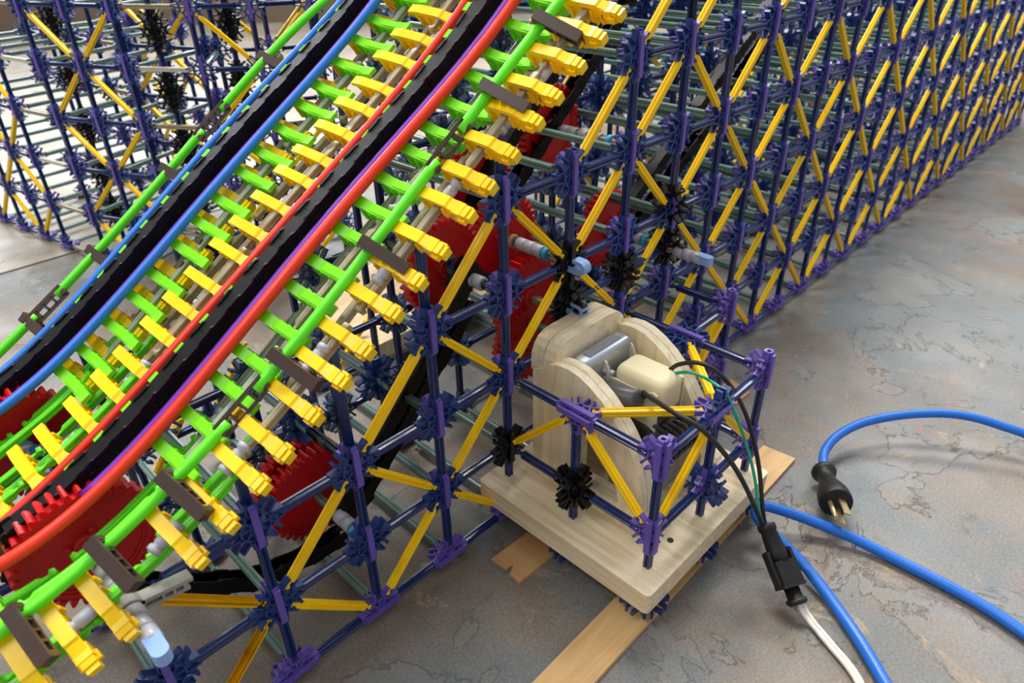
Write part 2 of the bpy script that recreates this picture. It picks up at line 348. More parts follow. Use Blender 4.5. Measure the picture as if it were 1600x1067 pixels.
# ================================================================ main lattice frame
frame = thing('lattice_frame', (4, 0, -.1), 'tall straight navy and yellow rod lattice frame receding to the far right', 'toy frame')
LT = Lattice()
def ztop(i): return {-1: 2, 0: 2, 1: 2, 2: 3, 3: 4, 4: 4, 5: 5}.get(i, 6 if i < 40 else 0)
I0, I1 = -1, 27
def dk(i, y): return 'navy'
special_black = {(4, 0, 3), (3, 0, 1)}
for i in range(I0, I1+1):
    zt = ztop(i)
    for yi, y in enumerate((0, 2, 4, 6)):
        if y >= 4 and i < 3: continue
        if y == 6 and i < 6: continue
        zz = zt if y <= 2 else (min(zt, 1) if i < 5 else zt)
        if y == 4 and i < 5: zz = 0
        nj = ztop(i+1) if y <= 2 else (0 if i+1 < 5 else ztop(i+1))
        for z in range(0, zz+1):
            if (i, y, z) != (-1, 0, 2):
                if y == 0:
                    if z == 0:
                        LT.con('purple_connector', 'half', 'purple', (i, y, z), (0, 1, 0), (0, 0, 1)); LT.con('purple_connector', 'half', 'purple', (i, y, z), (0, 0, 1), (0, 1, 0))
                    else:
                        blk = (i, y, z) in special_black
                        LT.con('black_connector' if blk else 'navy_connector', 'full', 'black' if blk else 'nblue', (i, y, z), (0, 1, 0))
                        LT.con('purple_connector', 'half', 'black' if blk else 'purple', (i, y, z), (1, 0, 0), (0, 1, 0), 'black connector' if blk else None)
                else:
                    m_ = 'slate' if i < 7 else 'nblue'
                    LT.con('navy_connector', 'full', m_, (i, y, z), (0, 1, 0), (0, 0, 1), 'slate blue connector' if m_ == 'slate' else None)
                    if z > 0: LT.con('navy_connector', 'full', m_, (i, y, z), (1, 0, 0), (0, 0, 1), 'slate blue connector' if m_ == 'slate' else None)
                    else: LT.con('purple_connector', 'half', 'purple', (i, y, z), (0, 0, 1), (0, 1, 0))
            if z > 0: LT.rod('navy_rod', 'navy', (i, y, z-1), (i, y, z))
            if i < I1 and z <= nj and not (y == 2 and z == 2 and i < 1 and False): LT.rod('navy_rod', 'navy', (i, y, z), (i+1, y, z))
        # long cross rods
        if y >= 2 and not (y == 4 and i < 3):
            for z in range(0, zz+1):
                LT.rod('grey_rod', 'grey', (i, y-2, z), (i, y, z), (0, 0, 1))
                if i > 5 and y == 2 and (i+z) % 2: LT.rod('grey_rod', 'grey', (i+.09, y-2, z-.1), (i+.09, y, z-.1), (0, 0, 1))
    if i < I1:
        for z in range(0, 6):
            za, zb = ztop(i), ztop(i+1)
            # faces braced in a diamond pattern round the nodes with odd i+z
            for y in ((0, 4) if i >= 6 else (0,)):
                if (i+z) % 2 == 1:
                    if z+1 <= zb or z+1 <= za+1 and z <= za and z+1 <= zb: LT.rod('yellow_rod', 'yellow', (i, y, z), (i+1, y, z+1))
                    if z-1 >= 0 and z <= za: LT.rod('yellow_rod', 'yellow', (i, y, z), (i+1, y, z-1))
                else:
                    if z % 1 == 0 and (i+1+z) % 2 == 1 and False: pass
            # braces starting at even nodes of the next column are the same ones seen from the other side
        if i in (4, 5, 6): LT.rod('yellow_rod', 'yellow', (i, 0, i), (i+1, 0, i+1))
LT.rod('yellow_rod', 'yellow', (-1, 0, 2), (0, 0, 1)); LT.rod('yellow_rod', 'yellow', (-1, 0, 0), (0, 0, 1))
LT.rod('navy_rod', 'navy', (6, 0, 6), (6, 0, 5))
# loop back to left of the first column
LT.rod('navy_rod', 'navy', (-2, 0, 1), (-1, 0, 1)); LT.rod('navy_rod', 'navy', (-2, 2, 0), (-1, 2, 0)); LT.rod('navy_rod', 'navy', (-2, 2, 1), (-1, 2, 1))
LT.rod('navy_rod', 'navy', (-1.05, 2, 2.1), (0, 2, 2))
# cross pieces inside the low end: rods between the planes at half heights
for i, z in ((2, 2), (1, 2), (3, 3)): LT.rod('navy_rod', 'navy', (i, 0, z), (i, 1, z), (0, 0, 1)); LT.con('navy_connector', 'full', 'nblue', (i, 1, z), (0, 1, 0)); LT.con('navy_connector', 'full', 'nblue', (i, 1, z), (1, 0, 0))
LT.rod('yellow_rod', 'yellow', (2, 2, 0), (3, 2, 1)); LT.rod('yellow_rod', 'yellow', (1, 2, 1), (2, 2, 0)); LT.rod('yellow_rod', 'yellow', (3, 4, 0), (4, 4, 0.9)); LT.rod('yellow_rod', 'yellow', (5, 2, 3), (6, 2, 4)); LT.rod('yellow_rod', 'yellow', (5, 2, 3), (6, 2, 2)); LT.rod('yellow_rod', 'yellow', (5, 2, 5), (6, 2, 4))
for i, z in ((0, 0), (1, 1), (2, 1), (0, 2), (1, 3)): LT.rod('yellow_rod', 'yellow', (i, 3.6, z*.6), (i+.8, 3.6, z*.6+1))
for i in (0, 1, 2):
    LT.rod('navy_rod', 'navy', (i, 3.6, .6), (i+1, 3.6, .6)); LT.con('navy_connector', 'full', 'nblue', (i, 3.6, .6), (0, 1, 0)); LT.rod('navy_rod', 'navy', (i, 3.6, .0), (i, 3.6, 1.0), trim=.02); LT.rod('grey_rod', 'grey', (i, 2, .6), (i, 3.6, .6), (0, 0, 1))
# black connector stacks carrying the axles
for p in ((4, 0, 2.5), (6, 0, 2.55), (5, 0, 2.55), (6, 0, 3.1)):
    LT.con('black_connector', 'full', 'black', p, (0, 1, 0)); LT.con('black_connector', 'full', 'black', p, (1, 0, 0))
for a in (5, ): LT.rod('navy_rod', 'navy', (a-1, 0, 2.5), (a, 0, 2.5)); LT.rod('navy_rod', 'navy', (a, 0, 2.5), (a+1, 0, 2.5))
# ---- cage around the motor
def V3(*a): return Vector(a)
def nr(a, b): LT.rod('navy_rod', 'navy', a, b)
def yr(a, b): LT.rod('yellow_rod', 'yellow', a, b)
for z in (2, 1):
    for a, c in (((3, 0), (3, -1)), ((3, -1), (3, -2)), ((3, -2), (4, -2)), ((4, -2), (5, -2)), ((5, -2), (5, -1)), ((5, -1), (5, 0))): nr((a[0], a[1], z), (c[0], c[1], z))
for a in ((3, -1), (3, -2), (4, -2), (5, -2), (5, -1)):
    nr((a[0], a[1], 1), (a[0], a[1], 2)); LT.rod('navy_rod', 'navy', (a[0], a[1], .05), (a[0], a[1], 1), trim=.08)
nr((5, -1, 2), (6, -1, 2)); nr((6, -1, 2), (6, 0, 2)); nr((6, -1, 1), (6, -1, 2)); nr((6, -1, 0), (6, -1, 1)); nr((5, -1, 1), (6, -1, 1)); nr((6, -1, 1), (6, 0, 1))
yr((3, 0, 1), (3, -1, 2)); yr((3, -1, 2), (3, -2, 1)); yr((3, -2, 1), (4, -2, 2)); yr((4, -2, 2), (5, -2, 1)); yr((3, -1, 2), (4, -2, 2)); yr((4, -2, 2), (5, -1, 2)); yr((5, -1, 1), (6, -1, 2)); yr((5, -1, 0), (6, -1, 1))
def H(p, n, arm): LT.con('purple_connector', 'half', 'purple', p, n, arm)
def Fq(p, n, c='nblue'): LT.con('black_connector' if c == 'black' else 'navy_connector', 'full', c, p, n)
X, Y, Z = (1, 0, 0), (0, 1, 0), (0, 0, 1)
H((3, -1, 2), Z, X); H((3, -1, 2), X, (0, 0, -1)); H((3, -2, 2), Y, X); H((3, -2, 2), X, Y); H((3, -2, 1), Y, X); H((3, -2, 1), X, Y)
H((4, -2, 2), Z, Y); Fq((4, -2, 2), Y); H((4, -2, 2), Y, (0, 0, -1)); Fq((4, -2, 1), X); H((4, -2, 1), Y, Z)
H((5, -2, 2), Y, (-1, 0, 0)); H((5, -2, 2), X, Y); H((5, -2, 1), Y, (-1, 0, 0)); H((5, -2, 1), X, Y)
LT.con('navy_connector', 'full', 'nblue', (5, -1, 2), Z, Y); H((5, -1, 2), X, (0, 0, -1)); H((5, -1, 1), X, Z); Fq((5, -1, 1), Y)
H((6, -1, 2), Y, (-1, 0, 0)); H((6, -1, 2), X, Y); H((6, -1, 1), Y, (-1, 0, 0)); H((6, -1, 1), X, Y); H((6, -1, 0), X, Y); H((6, -1, 0), Y, Z)
Fq((3, -1, 1), Y, 'black'); Fq((3, -1, 1), X, 'black')
for p in ((3, -1, .08), (3, -2, .08), (4, -2, .08), (5, -2, .08)): LT.con('navy_connector', 'full', 'nblue', p, Z, Y)
LT.build(frame, lambda p: 0)
def clipmesh(L, w, t, mat, name):
    """rounded hook tab"""
    b = MB(); n = 8; poly = [(-L, -t/2), (0, -t/2)]+[(t*.9*math.cos(a), -t/2+t*.9+t*.9*math.sin(a)) for a in [(-PI/2+PI*k/n) for k in range(1, n+1)]]
    poly += [(-L*.5, t*1.3), (-L*.5, t*.9)]+[(t*.4*math.cos(a), -t/2+t*.9+t*.4*math.sin(a)) for a in [(PI/2-PI*k/n) for k in range(0, n+1)]]+[(-L, t/2)]
    b.prism(poly, -w/2, w/2); return b.mesh(name, mat)
put('axle_clip', clipmesh(.2, .12, .09, 'clip', 'axle_clip'), frame, basis((0, -1, 0), (0, 0, 1), (-1, 0, 0), (4.02, -.18, 2.95)), 'light blue hooked clip')
put('axle_clip', clipmesh(.2, .12, .09, 'clip', 'axle_clip'), frame, basis((0, -1, 0), (0, 0, 1), (-1, 0, 0), (4.02, -.18, 2.42)), 'light blue hooked clip')

# ================================================================ curved lattice in the background
bgf = thing('lattice_frame', (3, 11, -.1), 'curved blurred navy rod lattice frame behind the track in the upper left corner', 'toy frame')
LB = Lattice()
pan = [([(1.42, 15.9), (1.60, 14.92), (1.78, 13.93), (1.96, 12.95)], (.98, .18)), ([(2.30, 11.45), (2.72, 10.48), (3.18, 9.55)], (.92, .40)), ([(3.98, 8.32), (4.75, 7.68), (5.62, 7.25)], (.55, .83))]
def bgc(c, q, nm, z): return (c[0]+nm[0]*q, c[1]+nm[1]*q, z)
prev = None
for pi_, (cols, nm) in enumerate(pan):
    nv = Vector((nm[0], nm[1], 0)).normalized(); tv = Vector((-nv.y, nv.x, 0))
    hub = {0: (0, 2), 1: (1,), 2: (1,)}[pi_]
    layers = (0, 2, 4) if pi_ < 1 else (0, 2)
    for ci, c in enumerate(cols):
        for q in layers:
            for z in range(7):
                P = bgc(c, q, nv, z)
                LB.con('navy_connector', 'full', 'nblue', P, nv)
                if q == 0: LB.con('purple_connector', 'half', 'purple', P, tv if z else (0, 0, 1), nv)
                else: LB.con('navy_connector', 'full', 'purple' if (z+ci) % 2 else 'nblue', P, tv, lab='purple connector' if (z+ci) % 2 else None)
                if z: LB.rod('navy_rod', 'navy', bgc(c, q, nv, z-1), P)
                if ci: LB.rod('navy_rod', 'navy', bgc(cols[ci-1], q, nv, z), P)
                if q: LB.rod('grey_rod', 'grey', bgc(c, q-2, nv, z), P, (0, 0, 1))
                if q in (0, layers[-1]) and ci in hub and z % 2 == 0:
                    for cj in (ci-1, ci+1):
                        if 0 <= cj < len(cols):
                            for dz in (-1, 1):
                                if 0 <= z+dz <= 6: LB.rod('yellow_rod', 'yellow', P, bgc(cols[cj], q, nv, z+dz), nv)
    if prev:
        pc, pn = prev
        for z in range(7):
            for q in (0, 2):
                a, c = Vector(bgc(pc, q, pn, z)), Vector(bgc(cols[0], q, nv, z))
                LB.rod('connecting_rod', 'whitep' if z in (2, 4) and q == 0 else 'tan', a, c, lab='off white rod' if z in (2, 4) and q == 0 else 'taupe rod')
    prev = (cols[-1], nv)
for (x, y) in ((3.6, 9.0), (4.9, 8.9), (2.9, 12.1)):
    LB.rod('navy_rod', 'navy', (x, y, -.1), (x, y, 6), trim=0)
    for z in (0.6, 1.5, 2.5, 3.5, 4.5, 5.5):
        for dz in (0, .22): LB.con('black_connector', 'full', 'black', (x, y, z+dz), (1, 0, 0)); LB.con('black_connector', 'full', 'black', (x, y, z+dz), (0, 1, 0))
LB.build(bgf, lambda p: 0)

# ================================================================ roller coaster track
track = thing('coaster_track', (-.5, 1.6, -.1), 'two-lane toy coaster track with red and blue tube rails and lime and yellow ties', 'toy track')
def curve(c, lo, hi):
    """height of a bent rail over x; straight beyond the part in view"""
    f = lambda x: sum(a*x**k for k, a in enumerate(c)); e = .02
    sl, sh = (f(lo+e)-f(lo-e))/(2*e), (f(hi+e)-f(hi-e))/(2*e)
    return lambda x: f(lo)+(x-lo)*sl if x < lo else (f(hi)+(x-hi)*sh if x > hi else f(x))
RZ = {'rr': curve([3.16625, 0.64416, 0.0548, -0.03812, 0.00664], -1.58, 3.66), 'rl': curve([3.1561, 0.62253, 0.02444, -0.01693, 0.00374], -1.46, 3.63), 'br': curve([3.1693, 0.64031, 0.06491, -0.03768, 0.00631], -1.08, 3.42), 'bl': curve([3.16744, 0.6704, 0.06002, -0.03842, 0.0061], -0.93, 3.36), 'gl': curve([3.13115, 0.63315, 0.03315, 0.00109, -0.00235], -0.81, 3.42), 'gr': curve([3.14358, 0.5715, 0.06966, -0.013, 0.0006], -1.74, 3.61)}
ZP = lambda x: (RZ['rr'](x)+RZ['rl'](x))/2
ZB = lambda x: (RZ['br'](x)+RZ['bl'](x))/2
def tube(name, mat, y, zf, r_, x0, x1, lab=None, n=14, step=.1, parent=None):
    xs = np.arange(x0, x1+step/2, step); b = MB(); b.sweep([(x, y, zf(x)) for x in xs], circ(r_, n), (0, 1, 0)); return put(name, b.mesh(name, mat), parent or track, None, lab)
for nm_, y, zf, mat, lab in (('rr', .47, RZ['rr'], 'red', 'red tube rail'), ('rl', 1.05, RZ['rl'], 'red', 'red tube rail'), ('br', 2.3, RZ['br'], 'blue', 'blue tube rail'), ('bl', 2.9, RZ['bl'], 'blue', 'blue tube rail')):
    tube('rail', mat, y, zf, .049 if nm_ == 'rr' else .044, -2.6, 4.6, lab)
def broken(y, zf, cuts):
    x0 = -2.7
    for c in cuts+[4.6]:
        tube('rail', 'green', y, zf, .045, x0, c-.13 if c < 4.6 else c, 'bright green tube rail'); x0 = c+.13
broken(-.1, RZ['gr'], [.13, 2.3]); broken(3.35, RZ['gl'], [-.3, 1.85])
tube('guide_strip', 'violet', .570, lambda x: RZ['rr'](x)-.03, .047, -.95, 4.6, 'violet tube between chain and red rail')
tube('guide_strip', 'violet', 2.40, lambda x: RZ['br'](x)-.04, .040, -2.4, 4.6, 'violet tube between chain and blue rail')
# ties: half-round connectors with a flat back on top
def tie_mesh(kind):
    b = MB(); L = .74 if kind == 'lime' else .60; w = .098
    if kind == 'lime': top = [(0, .02), (.10, -.01), (.22, -.045), (.36, -.06), (.52, -.055), (.67, -.035)]
    else: top = [(0, -.02), (.12, .0), (.40, .0), (.42, -.015), (.50, -.035), (.60, -.045)]
    lo = [(x, z-.042) for x, z in top]
    R_ = Matrix(((1, 0, 0, 0), (0, 0, -1, 0), (0, 1, 0, 0), (0, 0, 0, 1)))
    b.prism(lo+top[::-1], -w/2, w/2, R_)
    web = [(.06, -.07), (.07, -.17), (.13, -.13), (.15, -.24), (.21, -.17), (.25, -.27), (.31, -.18), (.36, -.27), (.40, -.17), (.47, -.22), (.50, -.12), (.56, -.10)]
    if kind != 'lime': web = [(.02, -.05), (.06, -.16), (.11, -.11), (.15, -.22), (.20, -.15), (.25, -.25), (.30, -.16), (.36, -.24), (.40, -.14), (.47, -.20), (.52, -.16), (.58, -.17), (.58, -.06)]
    b.prism(web+[(.56, -.05), (.06, -.04)] if kind == 'lime' else web+[(.04, -.03)], -w*.32, w*.32, R_)
    for k in range(4):
        x = .12+.11*k; b.box((x, 0, -.13), (.03, w*1.15, .11), Matrix.Rotation(0, 4, 'Y'))
    if kind == 'lime': b.box((-.035, 0, -.015), (.09, w*.9, .05)); pass
    else: b.box((.50, 0, -.085), (.10, w*1.15, .10)); b.box((.60, 0, -.10), (.08, w*.9, .08)); b.box((.55, 0, -.12), (.07, w*1.5, .05))
    return b
TM = {k: tie_mesh(k).mesh(k+'_tie', k if k == 'lime' else 'yellow') for k in ('lime', 'yellow')}
def tie(kind, x, y, dz=0.0, zf=ZP, tilt=0.0, mirror=False, lx=1.0):
    e = .01; s = (zf(x+e)-zf(x-e))/(2*e); n = math.hypot(1, s); T = Vector((1, 0, s))/n; Nn = Vector((-s, 0, 1))/n; O = Vector((0, 1 if mirror else -1, 0))
    ca, sa = math.cos(tilt), math.sin(tilt); O2 = O*ca-Nn*sa; N2 = Nn*ca+O*sa; Yv = N2.cross(O2)
    M = basis(O2, Yv, N2, Vector((x, y, zf(x)))+Nn*dz)
    put(kind+'_tie', TM[kind], track, M @ Matrix.Diagonal((lx, 1, 1, 1)))
ZM = lambda x: (RZ['br'](x)+RZ['rl'](x))/2
nb = MB(); nb.box((0, 0, 0), (.075, .10, .05)); nb.box((.03, 0, -.05), (.02, .09, .10)); NB = nb.mesh('rail_clip', 'lime')
def clip(x, y, zf):
    s = (zf(x+.01)-zf(x-.01))/.02; T = Vector((1, 0, s)).normalized(); O = Vector((0, -1, 0)); put('rail_clip', NB, track, basis(O, T, O.cross(T), (x, y, zf(x)-.01)))
xk = [-.17+.263*k for k in range(-8, 19)]
def jit(k): return .018*math.sin(k*2.3)
for k, x in enumerate(xk):
    low = max(0, (.2-x))*.05
    if not -1.5 < x < -.68: tie('lime', x+.03+jit(k), .55, -.055, RZ['rr'], .03)
    if abs(x+1.07) > .13: tie('yellow', x-.01+jit(k+1), -.02, -.02, RZ['gr'], .10+.30*min(1, max(0, (.25-x)/1.4)))
    if x > -.82: tie('lime', x+.10+jit(k+3), 2.38, -.055, RZ['br'], .03)
    tie('yellow', x+.02+jit(k+5), 1.86, -.05, ZM, .10, lx=1.15)
    if x > -.75: tie('yellow', x+.17, 2.66, -.16, ZB, .05)
    clip(x+.06, .985, RZ['rl']); clip(x+.10, 2.825, RZ['bl'])
# rods running along the track under the ties
def track_rod(mat, y, dz, x0, x1, lab, ball=True):
    ZP = (RZ['gr'] if y < .1 else RZ['rr']) if y < 1 else (ZM if y < 2.1 else ZB)
    e = .01; n_ = max(4, int((x1-x0)/.12)); pts, sc = [], []
    xs = [x0, x0+.03, x0+.045, x0+.08, x0+.11]+list(np.linspace(x0+.2, x1-.2, n_))+[x1-.11, x1-.08, x1-.045, x1-.03, x1]
    ks = [.9, 1.15, .55, .55, 1.0]+[1]*n_+[1.0, .55, .55, 1.15, .9]
    for x in xs:
        s = (ZP(x+e)-ZP(x-e))/(2*e); nn = math.hypot(1, s); pts.append((x-s/nn*dz, y, ZP(x)+dz/nn))
    b = MB(); b.sweep(pts, [(a*.92, c*.92) for a, c in RS], (0, 1, 0), 0, True, ks); put('track_rod', b.mesh('track_rod', mat), track, None, lab)
def rod_line(y, dz, off, mats, L=1.13):
    x = -2.9+off; th = .35 if y < 0 else (-.35 if y > 1 else -.2)
    while x < 4.7:
        mat = mats[0] if x+L/2 < th else (mats[1] if not isinstance(mats[1], tuple) else random.choice(mats[1]))
        track_rod(mat, y, dz-(.35*min(1, max(0, (.25-x-L/2)/1.4))*.4 if y < 0 else 0), x, x+L-.10, {'limerod': 'lime green rod', 'tan': 'taupe rod', 'sage': 'sage green rod'}[mat]); x += L
for y, dz, off, ms in ((-.28, -.15, .55, ('limerod', 'tan')), (-.05, -.28, .95, ('limerod', 'tan')), (.20, -.20, .15, ('limerod', ('tan', 'sage'))), (.42, -.30, .5, ('limerod', 'sage')),
                       (1.43, -.15, .62, ('limerod', 'tan')), (1.63, -.25, .05, ('limerod', 'tan')), (1.90, -.30, .8, ('limerod', 'tan')), (2.14, -.22, .3, ('limerod', 'sage')), (2.30, -.26, .7, ('limerod', 'tan')), (3.0, -.2, .2, ('limerod', 'tan'))):
    rod_line(y, dz, off, ms)
# small barrel joints on the rods
bj = MB(); bj.lathe([(.03, -.13), (.055, -.12), (.055, -.085), (.035, -.07), (.05, -.05), (.05, .05), (.035, .07), (.055, .085), (.055, .12), (.03, .13)], 12); BJ = bj.mesh('barrel_joint', 'spacer')
for y, dz, xs in ((-.28, -.13, (-1.35, -.75, -.15, .62, 1.35, 2.05, 2.75, 3.2)), (1.50, -.18, (-.9, -.2, .55, 1.5, 2.4)), (.35, -.28, (-.1, 1.45, 2.3))):
    for x in xs:
        s = (ZP(x+.01)-ZP(x-.01))/.02; T = Vector((1, 0, s)).normalized(); Yv = Vector((0, 1, 0)); put('barrel_joint', BJ, track, basis(Yv.cross(T), Yv, T, Vector((x, y, ZP(x)))+Vector((-s, 0, 1)).normalized()*dz))
# brown connector bars on the green tubes
def bar_mesh(L, open_=False):
    b = MB(); w = .10; b.box((0, 0, 0), (L, w, .03))
    for k in range(5): b.box((-L/2+L*(k+.5)/5, 0, -.05), (.02, w*.9, .08))
    b.box((L/2-.02, 0, -.05), (.04, w, .09)); b.box((-L/2+.02, 0, -.05), (.04, w, .09)); b.box((0, 0, -.10), (L*.95, w*.5 if open_ else w*.8, .025)); return b.mesh('brown_bar', 'brown')
BM = bar_mesh(.46); BO = bar_mesh(.50, True)
def bar(x, y, zf, par, dz=.03, tilt=0.0, sx=0):
    s = (zf(x+.01)-zf(x-.01))/.02; T = Vector((1, 0, s)).normalized(); Nn = Vector((-s, 0, 1)).normalized(); O = Vector((0, -1, 0))
    if par:   # bar along the tube, turned on its side so the forks show
        Mx, Mz = T, (Nn*.72+Vector((0, 1, 0))*.70).normalized(); My = Mz.cross(Mx)
    else:
        Mx = (O*math.cos(tilt)-Nn*math.sin(tilt)).normalized(); Mz = (T*-.25+Nn).normalized(); My = Mz.cross(Mx).normalized(); Mz = Mx.cross(My)
    put('brown_bar', BO if par else BM, track, basis(Mx, My, Mz, Vector((x, y, zf(x)))+Nn*dz))
for x in (3.42, 2.77, 1.42, .50, -.50, -1.05, -1.62): bar(x, -.29, RZ['gr'], False, .02, .45)
for x in (2.3, .13): bar(x, -.06, RZ['gr'], True, .02)
for x in (2.62, 1.25, .30, -.48): bar(x, 3.22, RZ['gl'], False, .0, .25)
for x in (1.85, -.3): bar(x, 3.38, RZ['gl'], True, .02)
# props from the lattice up to the track
for x, y, z0 in ((0, 0.02, 2), (1, .02, 2), (2, .02, 3), (3, .02, 4), (0, 2, 2), (2, 2, 3), (3, 2, 4), (-1, 2, 1), (1, 3.0, -.1), (2.2, 3.0, -.1), (-.2, 3.0, -.1), (3.3, 3.0, -.1)):
    b = MB(); b.sweep([(x, y, z0), (x, y, (z0+ZP(x))/2), (x, y, ZP(x)-.32)], [(a, c) for a, c in RS], (0, 1, 0)); put('support_rod', b.mesh('support_rod', 'navy'), track, None, 'navy upright rod')

# ================================================================ drive chains
def link_mesh(wide):
    b = MB(); p = .335; hw = .078 if wide else .070
    for q in (-1, 1):
        pts = []
        for k in range(25):
            t = -.06+(p+.12)*k/24; h = .082+.006*max(-1, min(1, 4*math.cos(2*PI*(t)/p)))
            if k in (0, 24): h = .035
            pts.append((t, h))
        poly = [(t, -h*.95) for t, h in pts]+[(t, h) for t, h in pts[::-1]]
        R_ = Matrix(((1, 0, 0, 0), (0, 0, -1, 0), (0, 1, 0, 0), (0, 0, 0, 1)))
        b.prism(poly, q*hw-.011, q*hw+.011, R_)
    Rx = Matrix.Rotation(PI/2, 4, 'X')
    b.cyl(.040, -hw, hw, 12, Rx); b.cyl(.018, --hw-.026, hw+.026, 8, Rx)
    b.box((p/2, 0, -.066), (p*.99, hw*1.9, .012)); return b
LM = [link_mesh(True).mesh('chain_link', 'chain'), link_mesh(False).mesh('chain_link', 'chain')]
def chain(path, y, label, at, group='drive chains', name='drive_chain'):
    t = thing(name, at, label, 'chain', group)
    P = [Vector((a, 0, c)) for a, c in path]; acc = [0]
    for a, c in zip(P, P[1:]): acc.append(acc[-1]+(c-a).length)
    def at_s(s):
        for i in range(len(acc)-1):
            if s <= acc[i+1]: k = (s-acc[i])/(acc[i+1]-acc[i]); return P[i].lerp(P[i+1], k)
        return P[-1]
    p = .335; n = int(acc[-1]/p); q = [at_s(k*p) for k in range(n+1)]
    for k in range(n):
        d = (q[k+1]-q[k]).normalized(); Nn = Vector((-d.z, 0, d.x))
        if Nn.z < 0 and abs(d.x) > .2 and False: Nn = -Nn
        Yv = Nn.cross(d); put('chain_link', LM[k % 2], t, basis(d, Yv, Nn, (q[k].x, y, q[k].z)))
def lane_path(cx, cz, r_, ZP=ZP):
    pts = []; xt = cx-r_*math.cos(math.radians(62))
    for x in np.arange(4.7, xt, -.1): pts.append((x, ZP(x)+.0))
    for a in range(118, 331, 8): pts.append((cx+r_*math.cos(math.radians(a)), cz+r_*math.sin(math.radians(a))))
    return pts
chain(lane_path(-1.05, 2.13, .49), .785, 'black plastic chain running between the two red rails', (-1.05, .76, 2.6), 'drive chains')
chain(lane_path(-1.05, 2.13, .49, ZB), 2.62, 'black plastic chain running between the two blue rails', (-1.05, 2.62, 2.6), 'drive chains')
def loop_path(a, c, r_):
    ax, az = a; cx, cz = c; th = math.atan2(cz-az, cx-ax); pts = []
    for k in range(0, 13): t = th-PI/2+PI*k/12; pts.append((cx+r_*math.cos(t), cz+r_*math.sin(t)))
    for k in range(0, 13): t = th+PI/2+PI*k/12; pts.append((ax+r_*math.cos(t), az+r_*math.sin(t)))
    return pts+[pts[0]]
chain(loop_path((1.12, .98), (3.12, 2.98), .11), .55, 'black plastic chain slanting behind the yellow braces to the lone low gear', (2, .55, 2), 'drive chains')
chain(loop_path((6.3, 2.3), (10.6, 5.2), .22), 1.0, 'black plastic chain slanting up inside the tall frame, far right of the track', (6.3, 1, 2.3), 'drive chains')
chain(loop_path((4.15, 3.2), (6.7, 5.45), .25), 1.5, 'black plastic chain slanting behind the upper ends of the yellow ties', (4.15, 1.5, 3.2), 'drive chains')
chain([(-1.0, 1.62), (-.5, 1.15), (0.1, .72), (.6, .62), (1.05, .60)], .62, 'black plastic chain sagging low under the near green rail to the lone low gear', (0, .62, .6), 'drive chains')

# ================================================================ gears on axles
def gear_meshes():
    b = MB(); w = .12
    b.ring(.43, .485, -w/2, w/2, 48); b.cyl(.44, -.040, -.005, 48); b.ring(.40, .43, -.050, .02, 48)
    n = 36
    for k in range(n):
        M = Matrix.Rotation(2*PI*k/n, 4, 'Z')
        poly = [(.478, -.030), (.525, -.022), (.548, -.009), (.548, .009), (.525, .022), (.478, .030)]
        b.prism(poly, -w/2-.012, w/2+.03, M)
        b.box((.462, 0, w/2+.025), (.05, .034, .06), M)
    g = b.mesh('gear_wheel', 'gear')
    h = MB(); h.cyl(.12, -.10, .10, 16)
    for k in range(4): h.cyl(.022, -.085, .085, 8, Matrix.Rotation(PI/2*k+.4, 4, 'Z') @ Matrix.Translation((.15, 0, 0)))
    return g, h.mesh('hub', 'gear')
GW, HB = gear_meshes()
sp = MB(); sp.lathe([(.066, -.064), (.076, -.056), (.076, .056), (.066, .064)], 18); SP = sp.mesh('spacer', 'spacer')
cr_ = MB(); cr_.lathe([(.07, -.03), (.083, -.024), (.083, .024), (.07, .03)], 18); CR = cr_.mesh('collar', 'cyan'); CT = cr_.mesh('collar', 'tanhub')
